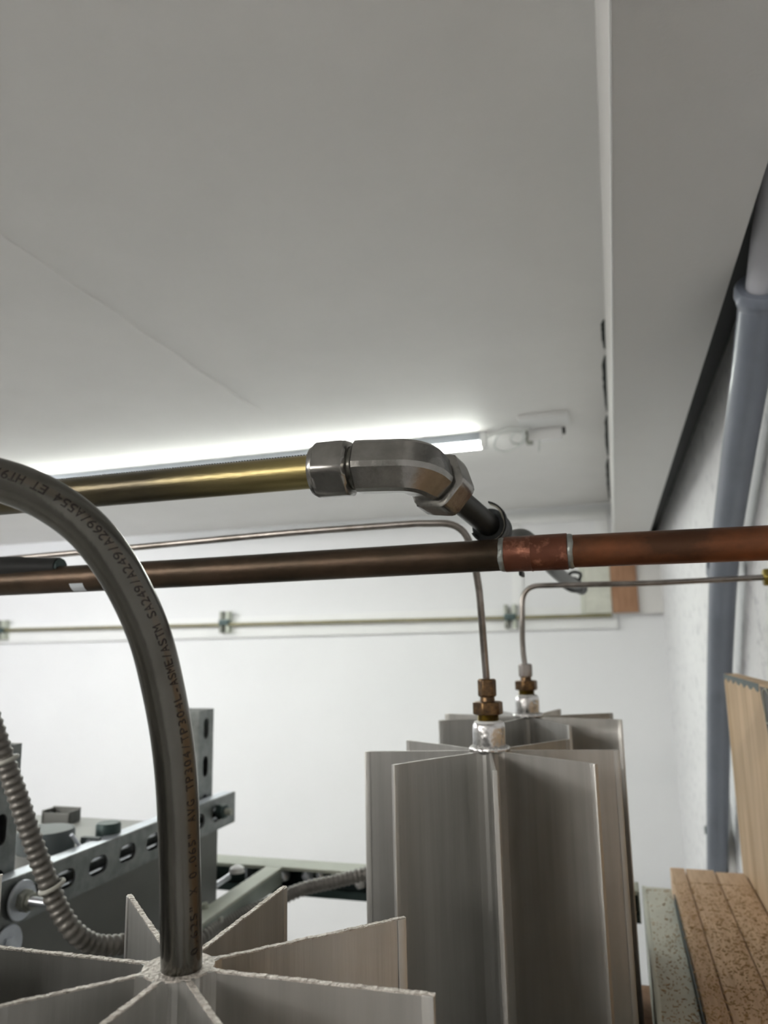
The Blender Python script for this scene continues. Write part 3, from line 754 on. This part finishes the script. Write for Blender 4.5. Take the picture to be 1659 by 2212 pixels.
# pale green rail coming forward
g1 = aY(592, 1872, chy - .002); rz = g1.z; g2 = aZ(452, 1968, rz)
t = thing('green_rail', 'pale green rail coming forward from the channel past the bent tube', 'metal rail', (g1.x, (g1.y + g2.y) / 2, rz - .02))
dv = (g2 - g1); u_ = dv.normalized(); s_ = V((-u_.y, u_.x, 0))
if s_.x < 0: s_ = -s_
cmid = (g1 + g2 + u_ * .10) / 2
MB().obox(cmid + V((0, 0, -.002)), u_ * (dv.length / 2 + .05), s_ * .0125, V((0, 0, .002)), .0006).build('top_face', rail_m, t)
MB().obox(cmid + s_ * .0115 + V((0, 0, -.014)), u_ * (dv.length / 2 + .05), s_ * .001, V((0, 0, .010)), .0004).build('side_face', chan_m, t)
MB().obox(cmid - s_ * .0115 + V((0, 0, -.014)), u_ * (dv.length / 2 + .05), s_ * .001, V((0, 0, .010)), .0004).build('side_face', chan_m, t)
c = at(458, 1972, .90)
t = thing('conduit_connector', 'pale conduit connector beside the foot of the bent tube', 'connector', c)
ax = (at(560, 1962, .98) - at(440, 2018, .90)).normalized()
c = at(458, 2004, .915)
MB().lathe(c - ax * .012, ax, [(0, .011), (.006, .0115), (.006, .0135), (.014, .0135), (.014, .0105), (.026, .010)], 24).build('body', tie_m, t)
MB().prism(c + V((-.006, -.002, .010)), c + V((-.010, -.004, .028)), .0058, .0052, 14).build('screw_lug', rail_m, t)
MB().box(c + V((.010, -.012, .008)), c + V((.018, -.004, .016)), .002).build('clamp_ear', tie_m, t)
t = thing('cover_strip', 'small glossy white cover and strip on the rail left of the pale green rail', 'cover', at(510, 1888, 1.02))
c = aY(512, 1884, 1.03); MB().lathe(c, V((0, 0, 1)), [(0, .011), (.006, .010), (.009, .005)], 20).build('cover', whit_m, t)
a = aY(462, 1915, 1.0); b = aY(495, 1893, 1.03); MB().prism(a, b, .004, .004, 10).build('strip', zinc_m, t)

# ------------------------------------------------------------------ pipe on the back wall with clamps
wp0 = aY(0, 1361, BY - .055); wp1 = aY(1322, 1329, BY - .055); wpd = (wp0 - wp1).normalized()
tag(MB().sweep([wp1, wp0 + wpd * 1.0], .0078, 16).build('wall_pipe', olive_m), 'slim olive pipe running level along the back wall', 'pipe')
for px_, py_, lb in ((2, 1362, 'clamp holding the wall pipe at the left edge'), (485, 1345, 'clamp on the wall pipe between bent tube and finned tubes'), (1102, 1333, 'clamp on the wall pipe behind the thin tubes')):
    c = aY(px_, py_, BY - .055); t = thing('pipe_clamp', lb, 'clamp', c, 'clamps along the back wall pipe')
    for s in (-1, 1):
        MB().box((c.x + s * .018 - .007, c.y - .010, c.z - .05), (c.x + s * .018 + .007, BY - .02, c.z + .055), .002).build('jaw', clamp_m if s < 0 else rail_m, t)
    MB().box((c.x - .026, c.y - .014, c.z - .014), (c.x + .026, c.y + .012, c.z + .014), .002).build('saddle', teal_m if px_ > 1000 or px_ < 600 else clamp_m, t)
    MB().prism((c.x, c.y, c.z + .02), (c.x, BY - .02, c.z + .02), .005, n=10).build('screw', clamp_m, t)
# green box and timber block mounted by the beam
ys_ = BY - .06
a = aY(1257, 1326, ys_); b = aY(1315, 1210, ys_); c = aY(1381, 1326, ys_)
t = thing('green_box', 'pale green box on the back wall left of the timber block', 'box', (a.x, ys_, a.z))
MB().box((a.x, ys_, a.z), (b.x, BY - .001, b.z + .04), .004).build('box_body', greenp_m, t)
MB().box((a.x - .002, ys_ - .004, a.z - .002), (a.x + .016, ys_ + .001, b.z + .04), .002).build('edge_strip', greenl_m, t)
MB().prism((b.x - .012, ys_ - .006, b.z - .01), (b.x - .012, ys_, b.z - .01), .006, n=12).build('screw', zinc_m, t)
tag(MB().box((b.x + .001, ys_ - .003, a.z), (c.x, BY - .001, b.z + .04), .003).build('timber_block', woodb_m), 'brown timber block beside the pale green box under the soffit', 'wood block')

# ------------------------------------------------------------------ grey plastic conduit on the right wall
px_x = .172; pr_r = .0208
rows = [(1551, 1960), (1550, 1850), (1552, 1600), (1556, 1400), (1566, 1200), (1592, 1000), (1622, 800), (1636, 690)]
pts = [aX(x_, y_, px_x) for x_, y_ in rows]
low = pts[0]; path = smooth_path([V((px_x, low.y + .01, FL))] + [low] + pts[1:], 10)
dd = (pts[-1] - pts[-2]).normalized(); endp = aX(1643, 625, px_x)
t = thing('plastic_conduit', 'thick grey plastic conduit curving up the right wall', 'conduit', V((px_x, low.y, FL)))
MB().sweep(path[:-1] + [pts[-1], endp], pr_r, 36).build('lower_pipe', pvc_m, t)
MB().lathe(endp - dd * .020, dd, [(0, pr_r), (.004, pr_r + .0018), (.012, pr_r + .002), (.013, pr_r + .0048), (.022, pr_r + .005), (.0245, pr_r + .003), (.0245, .0158)], 40, caps=False).build('socket_collar', pvc_m, t)
MB().sweep([endp - dd * .004, endp + dd * .16], .0150, 32).build('upper_pipe', pvc_lit_m, t, label='thinner upper pipe, coloured paler as if lit')
MB().lathe(aX(1546, 1795, px_x) - V((0, 0, .006)), V((0, 0, 1)), [(0, pr_r + .0006), (.013, pr_r + .0006)], 36).build('tape_band', teal_m, t)
MB().lathe(aX(1558, 1240, px_x), (pts[4] - pts[3]).normalized() , [(0, pr_r + .0003), (.002, pr_r + .0022), (.02, pr_r + .0022), (.022, pr_r + .0003)], 36).build('joint_sleeve', pvc_m, t)
# narrow white cable trunking on the wall behind the conduit
qy = aX(1574, 1870, WX - .014).y
struct(MB().box((WX - .014, qy, FL), (WX, qy + .05, aX(1560, 1485, WX - .014).z), .002).build('trim_trunking', trim_m))

# ------------------------------------------------------------------ boards standing on edge at the right
zb0 = -.300; fy = 1.150
edges = [.0495, .0690, .1050, .1415]
names = ['thin pine board on edge beside the pale green board', 'middle pine board standing on edge between two others', 'right-hand pine board on edge against the tall plywood sheet']
near = .25
for i in range(3):
    m = MB(); m.box((edges[i] + .0006, near, FL), (edges[i + 1] - .0006, fy - .006 * i, zb0 - .0012 * (i == 0)), .0014)
    tag(m.build('pine_board', wood_m), names[i], 'board', 'pine boards standing on edge')
gx0 = .0115; zg = zb0 - .012
t = thing('green_board', 'pale green board on edge dusted with sawdust left of the pine boards', 'board', (.03, .7, FL))
MB().box((gx0 + .003, near, FL), (edges[0] - .0022, 1.095, zg), .0015).build('board', greenp_m, t)
MB().box((gx0, near, FL), (gx0 + .0055, 1.098, zg + .0006), .0020).build('rounded_edge', greenl_m, t)
tag(MB().box((edges[0] - .0018, near, FL), (edges[0] - .0004, 1.05, zb0 - .006)).build('paper_liner', lid_m), 'thin dark sheet between the green board and first pine board', 'sheet')
# plywood sheet with the printed corner
m = MB(); pz = -.046
m.box((.1435, near, FL), (.1620, 1.172, pz), .0012)
tp_ = thing('plywood_sheet', 'tall plywood sheet standing by the grey conduit with a printed mark', 'board', (.152, .7, FL)); 
m.build('sheet', woodp_m, tp_)
m = MB(); n = 30; top = []; bot = []
pts = []
for i in range(n + 1):
    y_ = .90 + (1.171 - .90) * i / n; pts.append((y_, pz - .0075 - .0022 * math.sin(i * 1.3) - .001 * math.sin(i * 3.1)))
m.plate(V((.1435, 0, 0)), V((0, 1, 0)), V((0, 0, 1)), [(.90, pz - .0002), (1.171, pz - .0002)] + pts[::-1], [], V((-.0003, 0, 0))); m.build('stained_edge', teal_m, tp_, label='dark green stained top edge')
a = aX(1640, 1478, .1432); b = aX(1659, 1570, .1432)
m = MB(); m.plate(V((.1435, 0, 0)), V((0, 1, 0)), V((0, 0, 1)), [(a.y, a.z - .002), (a.y - .18, a.z - .002), (a.y - .18, b.z - .04), (b.y, b.z - .012)], [], V((-.0004, 0, 0))); lb_ = m.build('printed_mark', label_m, tp_, label='black printed patch with pale outline')
m = MB(); c = aX(1655, 1520, .1428)
m.sweep([V((.1430, c.y + dy, c.z + dz)) for dy, dz in ((.010, -.020), (.012, .012), (-.004, .015), (-.020, .010), (-.024, -.018), (.010, -.020))], .0009, 6, caps=False); m.build('pale_outline', labelw_m, lb_)
# dark bits between the finned tube and green board
tag(MB().box((.0015, .56, FL), (.0100, .93, -.365), .0005).build('timber_offcut', woodb_m), 'dusty timber offcut low between finned tube and green board', 'wood block')

# sawdust and chips lying on the board edges
m = MB()
for i in range(9500):
    f = random.random() ** 1.0; y_ = random.uniform(.32, 1.10) if i > 400 else random.uniform(.8, 1.14)
    if random.random() < (y_ - .55) * 1.35: continue
    x_ = random.uniform(gx0 + .004, .1415); zz = zg if x_ < edges[0] - .002 else zb0
    if zz == zg and random.random() < .45: continue
    L = random.choice([.0003, .0003, .0004, .0005, .0006, .0007, .0009, .0013, .0022]) * random.uniform(.7, 1.3); a_ = random.uniform(0, PI)
    d = V((math.cos(a_), math.sin(a_), random.uniform(-.05, .25))).normalized() * L; s_ = V((-d.y, d.x, 0)).normalized() * random.uniform(.00018, .0004)
    if x_ - L < gx0 + .003: continue
    m.obox(V((x_, min(y_, 1.08), zz + .0003 + abs(d.z) * .6)), d, s_, V((0, 0, random.uniform(.00015, .0004))))
tag(m.build('sawdust', chip_m), 'scattered sawdust and chips on the edges of the green and pine boards', 'sawdust', kind='stuff')
